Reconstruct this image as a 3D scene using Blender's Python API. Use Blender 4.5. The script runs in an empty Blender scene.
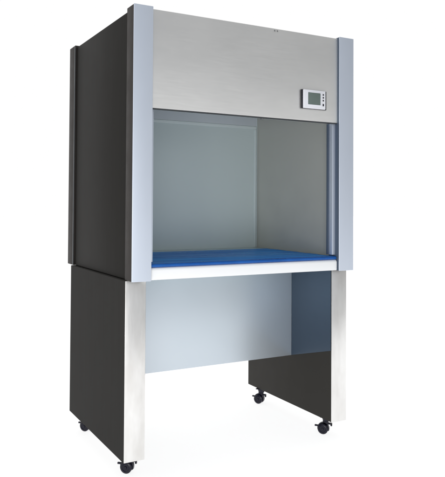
import bpy, bmesh, math, random
from mathutils import Matrix, Vector
random.seed(4)
sc = bpy.context.scene
COL = sc.collection

# ------------------------------------------------------------ materials
def nodes_of(name):
    m = bpy.data.materials.new(name); m.use_nodes = True
    nt = m.node_tree
    return m, nt, nt.nodes["Principled BSDF"]

def N(nt, typ, **kw):
    n = nt.nodes.new(typ)
    for k, v in kw.items():
        setattr(n, k, v)
    return n

def noise(nt, scale_vec, scale, detail=4.0, rough=0.55):
    tc = N(nt, "ShaderNodeTexCoord")
    mp = N(nt, "ShaderNodeMapping"); mp.inputs["Scale"].default_value = scale_vec
    nz = N(nt, "ShaderNodeTexNoise")
    nz.inputs["Scale"].default_value = scale
    nz.inputs["Detail"].default_value = detail
    nz.inputs["Roughness"].default_value = rough
    nt.links.new(tc.outputs["Object"], mp.inputs["Vector"])
    nt.links.new(mp.outputs["Vector"], nz.inputs["Vector"])
    return nz

def ramp(nt, src, a, b, lo=0.3, hi=0.7):
    r = N(nt, "ShaderNodeValToRGB")
    e = r.color_ramp.elements
    e[0].position = lo; e[0].color = (*a, 1)
    e[1].position = hi; e[1].color = (*b, 1)
    nt.links.new(src, r.inputs["Fac"])
    return r

def surface(name, dark, light, metallic=0.0, rough=0.5, spec=0.5, grain=(1, 1, 1), grain_scale=3.0,
            rough_var=0.08, brush=None, bump=0.0, coat=0.0, lo=0.3, hi=0.7):
    """Uneven colour from broad noise, roughness from finer (optionally brushed) noise."""
    m, nt, b = nodes_of(name)
    nz = noise(nt, grain, grain_scale)
    r = ramp(nt, nz.outputs["Fac"], dark, light, lo, hi)
    nt.links.new(r.outputs["Color"], b.inputs["Base Color"])
    b.inputs["Metallic"].default_value = metallic
    b.inputs["Specular IOR Level"].default_value = spec
    b.inputs["Coat Weight"].default_value = coat
    fine = noise(nt, brush or (1, 1, 1), 26.0 if brush else 12.0, 5.0)
    mr = N(nt, "ShaderNodeMapRange")
    mr.inputs["From Min"].default_value = 0.25; mr.inputs["From Max"].default_value = 0.75
    mr.inputs["To Min"].default_value = max(0.02, rough - rough_var)
    mr.inputs["To Max"].default_value = min(1.0, rough + rough_var)
    nt.links.new(fine.outputs["Fac"], mr.inputs["Value"])
    nt.links.new(mr.outputs["Result"], b.inputs["Roughness"])
    if bump:
        bp = N(nt, "ShaderNodeBump")
        bp.inputs["Strength"].default_value = bump
        bp.inputs["Distance"].default_value = 0.002
        nt.links.new(fine.outputs["Fac"], bp.inputs["Height"])
        nt.links.new(bp.outputs["Normal"], b.inputs["Normal"])
    return m

M = {}
M["header_steel"] = surface("brushed_stainless_header", (.87, .865, .85), (.975, .965, .945), .9, .42, grain=(1.3, 1, 2.2),
                            grain_scale=2.2, rough_var=.05, brush=(.5, 1, 14), bump=.03, lo=.25, hi=.75)
M["post_alu"] = surface("blue_grey_anodised_aluminium", (.62, .68, .78), (.66, .715, .81), .6, .48, grain=(1, 1, .4),
                        grain_scale=5, rough_var=.02)
M["post_reflect"] = surface("post_flank_dark_reflection", (.036, .032, .030), (.040, .036, .034), .0, .55, .10, grain_scale=2)  # dark reflection of the surroundings put into the flank colour
M["side_reflect"] = surface("steel_side_dark_reflection", (.033, .031, .028), (.037, .035, .032), .0, .6, .08, grain=(1, 1, .5),
                         grain_scale=2.5, rough_var=.04)  # stainless coloured dark, as if mirroring an unlit studio
M["outer_reflect"] = surface("steel_outer_dark_reflection", (.0140, .0128, .0113), (.0166, .0154, .0139), .0, .56, .065, grain=(1, 9, .12),
                          grain_scale=9, rough_var=.01)  # deeper copy for outward faces, same dark reflection in the colour
M["slate"] = surface("slate_blue_tone", (.085, .115, .165), (.10, .13, .18), .2, .5, .2, grain_scale=3)
M["leg_steel"] = surface("stainless_leg_front", (.77, .755, .735), (.93, .925, .915), .85, .32, grain=(1.6, 1, .55),
                         grain_scale=7, rough_var=.05, brush=(10, 1, .5), lo=.34, hi=.62)
M["knee_steel"] = surface("bright_knee_panel_steel", (.64, .71, .775), (.67, .735, .80), .64, .40, grain=(1, 1, 1),
                          grain_scale=2, rough_var=.02)
M["knee_reflection"] = surface("blue_knee_panel_reflection", (.048, .070, .100), (.056, .079, .112), .8, .34, grain_scale=2,
                           rough_var=.03, brush=(1, .3, 6))  # colour of the knee panel mirrored in the leg
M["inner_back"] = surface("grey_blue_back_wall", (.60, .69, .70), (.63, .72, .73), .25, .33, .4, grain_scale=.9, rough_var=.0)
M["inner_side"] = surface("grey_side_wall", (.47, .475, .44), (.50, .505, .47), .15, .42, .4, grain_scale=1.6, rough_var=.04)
M["inner_frame"] = surface("pale_back_frame", (.62, .70, .71), (.66, .74, .75), .1, .4, .5, grain_scale=3)
M["ceiling_grey"] = surface("grey_ceiling_sheet", (.50, .55, .59), (.54, .59, .63), .1, .5, .4, grain_scale=3)
M["blue_film"] = surface("blue_film_reflection_streaks", (.016, .19, .68), (.06, .42, .98), .0, .32, .012, grain=(.5, 8, 1),
                          grain_scale=4.2, rough_var=.12, brush=(.06, .25, 1), bump=.35, lo=.38, hi=.64)  # lengthwise colour streaks stand in for reflections on the worktop
M["blue_shaded"] = surface("shaded_blue_rolled_edge", (.008, .085, .34), (.013, .12, .46), .0, .28, .25, grain=(2, 1, 1), grain_scale=6)  # deeper blue paints the shade along the worktop's front
M["lip_white"] = surface("white_enamel_edge", (.88, .90, .92), (.91, .92, .935), .0, .35, .5, grain_scale=3)
M["plastic_white"] = surface("silver_white_plastic", (.78, .79, .84), (.82, .83, .88), .0, .4, .5, grain_scale=20)
M["plastic_dark"] = surface("black_plastic", (.012, .013, .018), (.02, .02, .026), .0, .45, .3, grain_scale=20)
M["lcd"] = surface("grey_green_display", (.125, .165, .15), (.145, .185, .17), .0, .3, .3, grain_scale=14, rough_var=.03)
M["caster_black"] = surface("navy_black_caster_plastic", (.006, .006, .014), (.012, .012, .026), .0, .30, .3, grain_scale=30)
M["caster_steel"] = surface("zinc_caster_stem", (.35, .35, .37), (.5, .5, .52), 1.0, .35, grain_scale=30)
M["screw_steel"] = surface("dull_screw", (.28, .28, .28), (.36, .36, .36), .8, .5, grain_scale=30)
M["seam"] = surface("dark_seam", (.05, .055, .06), (.07, .075, .08), .3, .5, .3, grain_scale=10)

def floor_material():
    m, nt, b = nodes_of("glowing_white_floor")
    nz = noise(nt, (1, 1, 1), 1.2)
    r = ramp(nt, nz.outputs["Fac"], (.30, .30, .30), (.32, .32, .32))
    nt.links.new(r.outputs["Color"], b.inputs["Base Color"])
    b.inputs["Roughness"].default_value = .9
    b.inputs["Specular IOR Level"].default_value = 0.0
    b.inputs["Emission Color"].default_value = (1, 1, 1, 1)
    b.inputs["Emission Strength"].default_value = .84  # floor glows without being a lamp, stays white with faint shadows
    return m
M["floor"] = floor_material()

# ------------------------------------------------------------ mesh helpers
def link(name, bm, mat, parent=None, smooth=True):
    me = bpy.data.meshes.new(name)
    bmesh.ops.recalc_face_normals(bm, faces=bm.faces)
    bm.to_mesh(me); bm.free()
    me.materials.append(mat)
    if smooth:
        for p in me.polygons: p.use_smooth = True
        try: me.set_sharp_from_angle(angle=math.radians(32))
        except Exception: pass
    o = bpy.data.objects.new(name, me); COL.objects.link(o)
    if parent is not None: o.parent = parent
    return o

def add_box(bm, x0, x1, y0, y1, z0, z1, bev=0.0, seg=2):
    v = [bm.verts.new((x, y, z)) for z in (z0, z1) for y in (y0, y1) for x in (x0, x1)]
    f = [bm.faces.new([v[i] for i in q]) for q in
         ((0, 2, 3, 1), (4, 5, 7, 6), (0, 1, 5, 4), (2, 6, 7, 3), (0, 4, 6, 2), (1, 3, 7, 5))]
    if bev:
        e = list({e for g in f for e in g.edges})
        bmesh.ops.bevel(bm, geom=e, offset=bev, segments=seg, affect='EDGES', profile=.5)

def box(name, mat, parent, x0, x1, y0, y1, z0, z1, bev=0.0012, seg=2):
    bm = bmesh.new(); add_box(bm, x0, x1, y0, y1, z0, z1, bev, seg)
    return link(name, bm, mat, parent)

def extrude_x(bm, prof, x0, x1):
    """Closed (y, z) outline swept along X."""
    a = [bm.verts.new((x0, y, z)) for y, z in prof]; b = [bm.verts.new((x1, y, z)) for y, z in prof]
    n = len(prof)
    for i in range(n):
        bm.faces.new((a[i], a[(i + 1) % n], b[(i + 1) % n], b[i]))
    bm.faces.new(a[::-1]); bm.faces.new(b)

def extrude_z(bm, prof, z0, z1):
    a = [bm.verts.new((x, y, z0)) for x, y in prof]; b = [bm.verts.new((x, y, z1)) for x, y in prof]
    n = len(prof)
    for i in range(n):
        bm.faces.new((a[i], a[(i + 1) % n], b[(i + 1) % n], b[i]))
    bm.faces.new(a[::-1]); bm.faces.new(b)

def lathe(bm, prof, center, axis='Z', seg=28):
    """prof = (radius, height) pairs, capped where the radius is 0."""
    rings = []
    for r, h in prof:
        ring = []
        for k in range(seg if r > 1e-6 else 1):
            a = 2 * math.pi * k / seg
            p = Vector((r * math.cos(a), r * math.sin(a), h))
            if axis == 'X': p = Vector((p.z, p.x, p.y))
            ring.append(bm.verts.new(p + Vector(center)))
        rings.append(ring)
    for r0, r1 in zip(rings, rings[1:]):
        for k in range(seg):
            q = (k + 1) % seg
            if len(r0) == 1 and len(r1) == 1: continue
            if len(r0) == 1: bm.faces.new((r0[0], r1[k], r1[q]))
            elif len(r1) == 1: bm.faces.new((r0[k], r0[q], r1[0]))
            else: bm.faces.new((r0[k], r0[q], r1[q], r1[k]))

# ------------------------------------------------------------ setting
FLOOR = 0.004
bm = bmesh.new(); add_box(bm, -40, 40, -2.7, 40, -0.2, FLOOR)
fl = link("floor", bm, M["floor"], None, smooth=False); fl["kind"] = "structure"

# ------------------------------------------------------------ the bench
W, D = 1.0, 0.774
ZT, ZB, Z0 = 1.700, 0.722, 0.080
PW, PWR = 0.0736, 0.0758          # widths of the front posts
PD = 0.068                        # depth of the posts
IX, S, LW, DB = -0.0045, 0.049, 0.079, 0.703
YP, ZP = 0.332, 0.304
ZH = 1.339
YW, WI, ZC, ZTOP = 0.671, 0.951, 1.393, 1.50
ZW = 0.781                        # work surface

bench = bpy.data.objects.new("laminar_flow_bench", None); COL.objects.link(bench)
bench.location = (0, 0, 0)
bench["label"] = "tall steel laminar flow bench with blue worktop and steel sides coloured with a dark reflection, standing on casters"
bench["category"] = "laboratory bench"

# front corner posts: core coloured with a dark reflection, pale anodised front strip
def post(x0, x1, y0, y1, front):
    c = box("corner_post", M["post_reflect"], bench, x0, x1, y0 + (.004 if front else 0), y1, ZB, ZT, .002, 2)
    if front:
        bm = bmesh.new()
        add_box(bm, x0 - .0006, x1 + .0006, y0, y0 + .0038, ZB - .0006, ZT + .0006, .0018, 4)
        link("front_strip", bm, M["post_alu"], c)
        a = (x1 - .0002, x1 + .0008) if x0 < .5 else (x0 - .0008, x0 + .0002)
        box("inner_face_reflection", M["slate"], c, a[0], a[1], y0 + .0045, y1 - .002, ZB + .001, ZT - .001, .0003, 1)  # thin added plate, dark reflection put into its slate colour
    return c
post(0, PW, 0, PD, True)
post(W - PWR, W, 0, PD, True)
post(0, .07, D - .082, D, False)
post(W - .07, W, D - .082, D, False)
# narrow edge beading on the flank of the rear posts
for x0, x1 in ((-.0016, .0006), (W - .0006, W + .0016)):
    box("edge_bead", M["seam"], bench, x0, x1, D - .086, D - .074, ZB + .001, ZT - .004, .0005, 1)

for x0, x1 in ((.006, .024), (W - .024, W - .006)):
    box("side_panel", M["outer_reflect"], bench, x0, x1, PD + .0005, D - .0825, ZB + .002, ZT - .010, .0015)
box("top_panel", M["header_steel"], bench, .0245, W - .0245, .0235, D - .083, ZT - .026, ZT - .012, .0015)
box("back_panel", M["header_steel"], bench, .0705, W - .0705, D - .024, D - .010, ZB + .002, ZT - .010, .0015)

# header panel: folded sheet with a bottom return
HX0, HX1 = PW + .0012, W - PWR - .0012
bm = bmesh.new()
t = .0016
prof = [(.012, ZH + .003), (.0125, ZH + .0012), (.014, ZH), (.058, ZH), (.058, ZH + t), (.015, ZH + t), (.0138, ZH + .003),
        (.0138, ZT - .0075), (.015, ZT - .006), (.0225, ZT - .006), (.0225, ZT - .0045), (.0142, ZT - .0045), (.0128, ZT - .0052), (.012, ZT - .0065)]
extrude_x(bm, prof, HX0, HX1)
header = link("header_panel", bm, M["header_steel"], bench)
header["label"] = "brushed stainless upper front panel carrying the small control display"
box("lower_dark_strip", M["seam"], header, HX0 + .001, HX1 - .001, .0135, .030, ZH - .0036, ZH - .0002, .0006, 1)  # dark strip along the bottom edge of the header
for x in (.604, .617):
    bm = bmesh.new(); lathe(bm, [(0, -.0012), (.0032, -.0010), (.0038, 0), (.0038, .002), (0, .002)], (0, 0, 0), 'Z', 16)
    bmesh.ops.rotate(bm, cent=(0, 0, 0), matrix=Matrix.Rotation(-math.pi / 2, 3, 'X'), verts=bm.verts)
    bmesh.ops.translate(bm, vec=(x, .0118, ZT - .014), verts=bm.verts)
    link("screw", bm, M["screw_steel"], header)
box("catch", M["screw_steel"], header, .556, .568, .0300, .040, ZH - .0065, ZH - .0003, .0008)

# control display on the header
ctrl = box("control_display", M["plastic_dark"], bench, .7315, .8575, .0030, .0117, 1.3865, 1.4640, .0015)
ctrl["label"] = "small white control display with grey green screen and a column of buttons"
bm = bmesh.new(); add_box(bm, .7360, .8465, -.0060, .0032, 1.3875, 1.4630, .0022, 3)
link("front_cover", bm, M["plastic_white"], ctrl)
box("screen", M["lcd"], ctrl, .7560, .8190, -.0070, -.0056, 1.4035, 1.4520, .0008)
bm = bmesh.new()
for (a0, a1, c0, c1) in ((.7530, .7555, 1.4005, 1.4550), (.8195, .8220, 1.4005, 1.4550), (.7555, .8195, 1.4005, 1.4030), (.7555, .8195, 1.4525, 1.4550)):
    add_box(bm, a0, a1, -.0079, -.0060, c0, c1, .0005, 1)
link("screen_bezel", bm, M["plastic_white"], ctrl)
for z, h in ((1.4470, .0030), (1.4350, .0030), (1.4230, .0030), (1.4050, .0048)):
    box("button", M["plastic_dark"], ctrl, .8305, .8365, -.0082, -.0060, z - h, z + h, .0010)

# working chamber
box("chamber_ceiling", M["ceiling_grey"], bench, .050, WI - .001, .060, YW - .001, ZTOP, ZTOP + .012)
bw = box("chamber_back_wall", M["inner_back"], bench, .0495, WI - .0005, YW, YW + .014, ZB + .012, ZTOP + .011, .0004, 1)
for (x0, x1, z0, z1) in ((.0500, WI - .0055, ZC - .015, ZC), (WI - .0165, WI - .0055, ZW - .003, ZC - .0155), (.0500, .066, ZW - .003, ZC - .0155)):
    box("frame_strip", M["inner_frame"], bw, x0, x1, YW - .004, YW + .001, z0, z1, .0018, 3)
box("upper_shade_band", M["ceiling_grey"], bw, .0500, WI - .0012, YW - .002, YW + .001, ZC + .001, ZTOP - .001, .0008, 1)  # darker sheet painting the shade on the upper back wall
for x in (WI - .0030,):
    box("corner_bead", M["inner_frame"], bw, x, x + .0024, YW - .0045, YW - .0022, ZW - .003, ZTOP - .002, .0006, 1)
for x0, x1 in ((.0252, .049), (WI, W - .0252)):
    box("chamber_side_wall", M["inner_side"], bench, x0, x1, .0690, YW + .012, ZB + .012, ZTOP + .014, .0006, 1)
# sash guide rails behind the posts
for x0, x1, s in ((PW + .0002, PW + .016, 1), (W - PWR - .016, W - PWR - .0002, -1)):
    box("guide_rail", M["post_alu"], bench, x0, x1, .026, .048, ZW + .006, ZH - .0012, .0012)
    a, b = (x1 - .003, x1 + .004) if s > 0 else (x0 - .004, x0 + .003)
    box("rail_seal", M["slate"], bench, a, b, .0485, .060, ZW + .006, ZH - .0012, .001)

# worktop with a rolled nose, and the white front edge below it
YF = .53                          # the blue film stops short of the back wall
bm = bmesh.new()
r = .0065
nose = [(.0205 - r * math.sin(math.radians(a)), ZW - r + r * math.cos(math.radians(a))) for a in range(0, 181, 15)]
ridge = []
y = YF
while y > .035:
    ridge.append((y, ZW + .0004 * math.sin(y * 46) + .0002 * math.sin(y * 131 + 1)))
    y -= .006
prof = ridge + [(.0250, ZW), (.0250, ZW - .003), (YF, ZW - .003)]
extrude_x(bm, prof, .0775, W - .0790)
wt = link("worktop", bm, M["blue_film"], bench)
bm = bmesh.new(); extrude_x(bm, [(.0245, ZW + .0004)] + nose + [(.0245, ZW - 2 * r - .0004)], .0772, W - .0787)
link("rolled_edge", bm, M["blue_shaded"], wt)
wt["label"] = "glossy blue work surface inside the open front"
bm = bmesh.new()
arc = [(.024 - .012 * math.sin(math.radians(a)), .7555 + .012 * math.cos(math.radians(a))) for a in range(0, 91, 10)]
prof = [(.060, .7675)] + arc + [(.012, .7275), (.0128, .7245), (.0155, .7232), (.060, .7232)]
extrude_x(bm, prof, PW + .0012, W - PWR - .0030)
link("front_edge", bm, M["lip_white"], bench)
box("chamber_floor", M["inner_back"], bench, .0505, WI - .0015, .061, YW - .0003, ZB + .006, ZW - .0036, .001)

# stand: two boxed legs with stainless front plates, knee panel and added sheets for its reflection
for x0 in (IX, W - IX - LW):
    lg = box("stand_leg", M["side_reflect"], bench, x0, x0 + LW, S + .0022, DB, Z0, ZB - .0012, .0015)
    bm = bmesh.new(); add_box(bm, x0, x0 + LW, S, S + .0020, Z0 - .0005, ZB - .0015, .0007, 2)
    link("front_plate", bm, M["leg_steel"], lg)
    a = (x0 - .0010, x0 + .0004) if x0 < .5 else (x0 + LW - .0004, x0 + LW + .0010)
    box("added_dark_skin", M["outer_reflect"], lg, a[0], a[1], S + .0028, DB + .0006, Z0 - .0008, ZB - .0018, .0004, 1)  # thin skin added to darken the leg's outer face
box("knee_panel", M["knee_steel"], bench, IX + LW + .0005, W - IX - LW - .0005, YP, YP + .012, ZP, ZB - .0015, .0012)
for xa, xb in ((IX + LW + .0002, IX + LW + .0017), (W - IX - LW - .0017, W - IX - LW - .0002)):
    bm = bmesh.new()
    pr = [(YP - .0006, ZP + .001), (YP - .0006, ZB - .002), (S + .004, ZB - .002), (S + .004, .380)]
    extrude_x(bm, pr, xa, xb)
    link("knee_reflection_sheet", bm, M["knee_reflection"], bench)  # added sheet, cut to the outline of the knee panel's reflection

# ------------------------------------------------------------ casters
def caster_parts():
    R = .0225; zc = FLOOR + R
    bm = bmesh.new()                                   # mounting plate and swivel stem
    add_box(bm, -.022, .022, -.022, .022, Z0 - .0042, Z0 - .0006, .001, 1)
    lathe(bm, [(0, Z0 - .0215), (.0115, Z0 - .0215), (.0145, Z0 - .019), (.0180, Z0 - .0075), (.0185, Z0 - .0042), (0, Z0 - .0042)], (0, 0, 0))
    stem = link("caster", bm, M["caster_black"], bench)
    bm = bmesh.new()                                   # hood that wraps the twin wheels
    pts = []
    off = .012
    for a in range(-20, 201, 11):
        pts.append((off + (R + .003) * math.cos(math.radians(a)), zc + (R + .003) * math.sin(math.radians(a))))
    for a in range(200, -21, -11):
        pts.append((off + (R - .006) * math.cos(math.radians(a)), zc + (R - .006) * math.sin(math.radians(a))))
    extrude_x(bm, pts, -.0065, .0065)
    add_box(bm, -.0065, .0065, -.010, .014, zc + R - .008, Z0 - .016, .002, 2)
    add_box(bm, -.004, .004, off + R - .006, off + R + .016, zc + .004, zc + .011, .002, 2)   # brake pedal
    add_box(bm, -.0045, .0045, -.026, -.008, zc + R - .004, zc + R + .004, .002, 2)   # swivel lock tab
    add_box(bm, -.0045, .0045, -.026, -.019, zc + R - .010, zc + R + .003, .002, 2)
    hood = link("hood", bm, M["caster_black"], stem)
    for s in (-1, 1):
        bm = bmesh.new()
        a, b = (.0072, .0190)
        prof = [(0, a), (R - .002, a), (R, a + .002), (R, b - .004), (R - .004, b - .0006), (R - .008, b), (R - .010, b - .002), (.006, b - .002), (.005, b + .0006), (0, b + .0006)]
        lathe(bm, [(r_, s * h) for r_, h in prof], (0, off, zc), 'X', 32)
        link("wheel", bm, M["caster_black"], stem)
    return stem

spots = [(.056, .138, 46), (.962, .128, 38), (.058, .630, 40), (.945, .610, 30)]
first = caster_parts()
kids = list(first.children)
for i, (x, y, rz) in enumerate(spots):
    if i == 0: c = first
    else:
        c = first.copy(); COL.objects.link(c); c.parent = bench
        for k in kids:
            d = k.copy(); COL.objects.link(d); d.parent = c
    c.location = (x, y, 0); c.rotation_euler = (0, 0, math.radians(rz))

# ------------------------------------------------------------ light
w = bpy.data.worlds.new("World"); sc.world = w; w.use_nodes = True
nt = w.node_tree; bg = nt.nodes["Background"]
tc = N(nt, "ShaderNodeTexCoord"); sx = N(nt, "ShaderNodeSeparateXYZ")
mr = N(nt, "ShaderNodeMapRange", interpolation_type='SMOOTHSTEP')
mr.inputs["From Min"].default_value = -.45; mr.inputs["From Max"].default_value = .15
nt.links.new(tc.outputs["Generated"], sx.inputs["Vector"])
nt.links.new(sx.outputs["Y"], mr.inputs["Value"])
# white world dimmed in front, further to the right, to darken the metal's reflections
mx = N(nt, "ShaderNodeMapRange", interpolation_type='SMOOTHSTEP')
mx.inputs["From Min"].default_value = .0; mx.inputs["From Max"].default_value = .75
nt.links.new(sx.outputs["X"], mx.inputs["Value"])
rx = N(nt, "ShaderNodeValToRGB")
rx.color_ramp.elements[0].color = (.54, .56, .59, 1); rx.color_ramp.elements[1].color = (.37, .375, .375, 1)
nt.links.new(mx.outputs["Result"], rx.inputs["Fac"])
mixc = N(nt, "ShaderNodeMix", data_type='RGBA')
nt.links.new(mr.outputs["Result"], mixc.inputs[0])
# and dimmed upward, to darken the top of the header and posts
mz = N(nt, "ShaderNodeMapRange", interpolation_type='SMOOTHSTEP')
mz.inputs["From Min"].default_value = -.05; mz.inputs["From Max"].default_value = .55
mz.inputs["To Min"].default_value = 1.08; mz.inputs["To Max"].default_value = .78
nt.links.new(sx.outputs["Z"], mz.inputs["Value"])
dim = N(nt, "ShaderNodeVectorMath", operation='SCALE')
nt.links.new(rx.outputs["Color"], dim.inputs[0]); nt.links.new(mz.outputs["Result"], dim.inputs["Scale"])
nt.links.new(dim.outputs["Vector"], mixc.inputs[6]); mixc.inputs[7].default_value = (1, 1, 1, 1)
nt.links.new(mixc.outputs[2], bg.inputs["Color"])
bg.inputs["Strength"].default_value = 1.0

def area(name, loc, target, size, sy, power, color):
    l = bpy.data.lights.new(name, 'AREA'); l.shape = 'RECTANGLE'
    l.size = size; l.size_y = sy; l.energy = power; l.color = color
    o = bpy.data.objects.new(name, l); COL.objects.link(o)
    o.location = loc
    o.rotation_euler = (Vector(target) - Vector(loc)).to_track_quat('-Z', 'Y').to_euler()
    return o
area("softbox_lamp", (-1.15, -2.3, .62), (.3, 0, .75), 1.4, 1.0, 33, (1.0, .985, .96))

# ------------------------------------------------------------ camera
F, CX, CY = 644.19, 201.73, 190.31
YAW, PITCH, ROLL = .4912, .0209, .0065
cam = bpy.data.cameras.new("camera"); co = bpy.data.objects.new("camera", cam); COL.objects.link(co)
cam.sensor_fit = 'HORIZONTAL'; cam.sensor_width = 36.0; cam.lens = F / 445.0 * 36.0
cam.shift_x = (222.5 - CX) / 445.0; cam.shift_y = (CY - 238.5) / 445.0
cam.clip_start = .05; cam.clip_end = 200
cyw, syw, cp, sp = math.cos(YAW), math.sin(YAW), math.cos(PITCH), math.sin(PITCH)
fw = Vector((syw * cp, cyw * cp, sp)); rt = Vector((cyw, -syw, 0)); up = rt.cross(fw)
r2 = rt * math.cos(ROLL) + up * math.sin(ROLL); u2 = -rt * math.sin(ROLL) + up * math.cos(ROLL)
co.matrix_world = Matrix(((r2.x, u2.x, -fw.x, -.8479), (r2.y, u2.y, -fw.y, -2.0968), (r2.z, u2.z, -fw.z, .9969), (0, 0, 0, 1)))
sc.camera = co

sc.render.engine = 'CYCLES'
sc.view_settings.view_transform = 'Standard'; sc.view_settings.look = 'None'
sc.view_settings.exposure = 0; sc.view_settings.gamma = 1
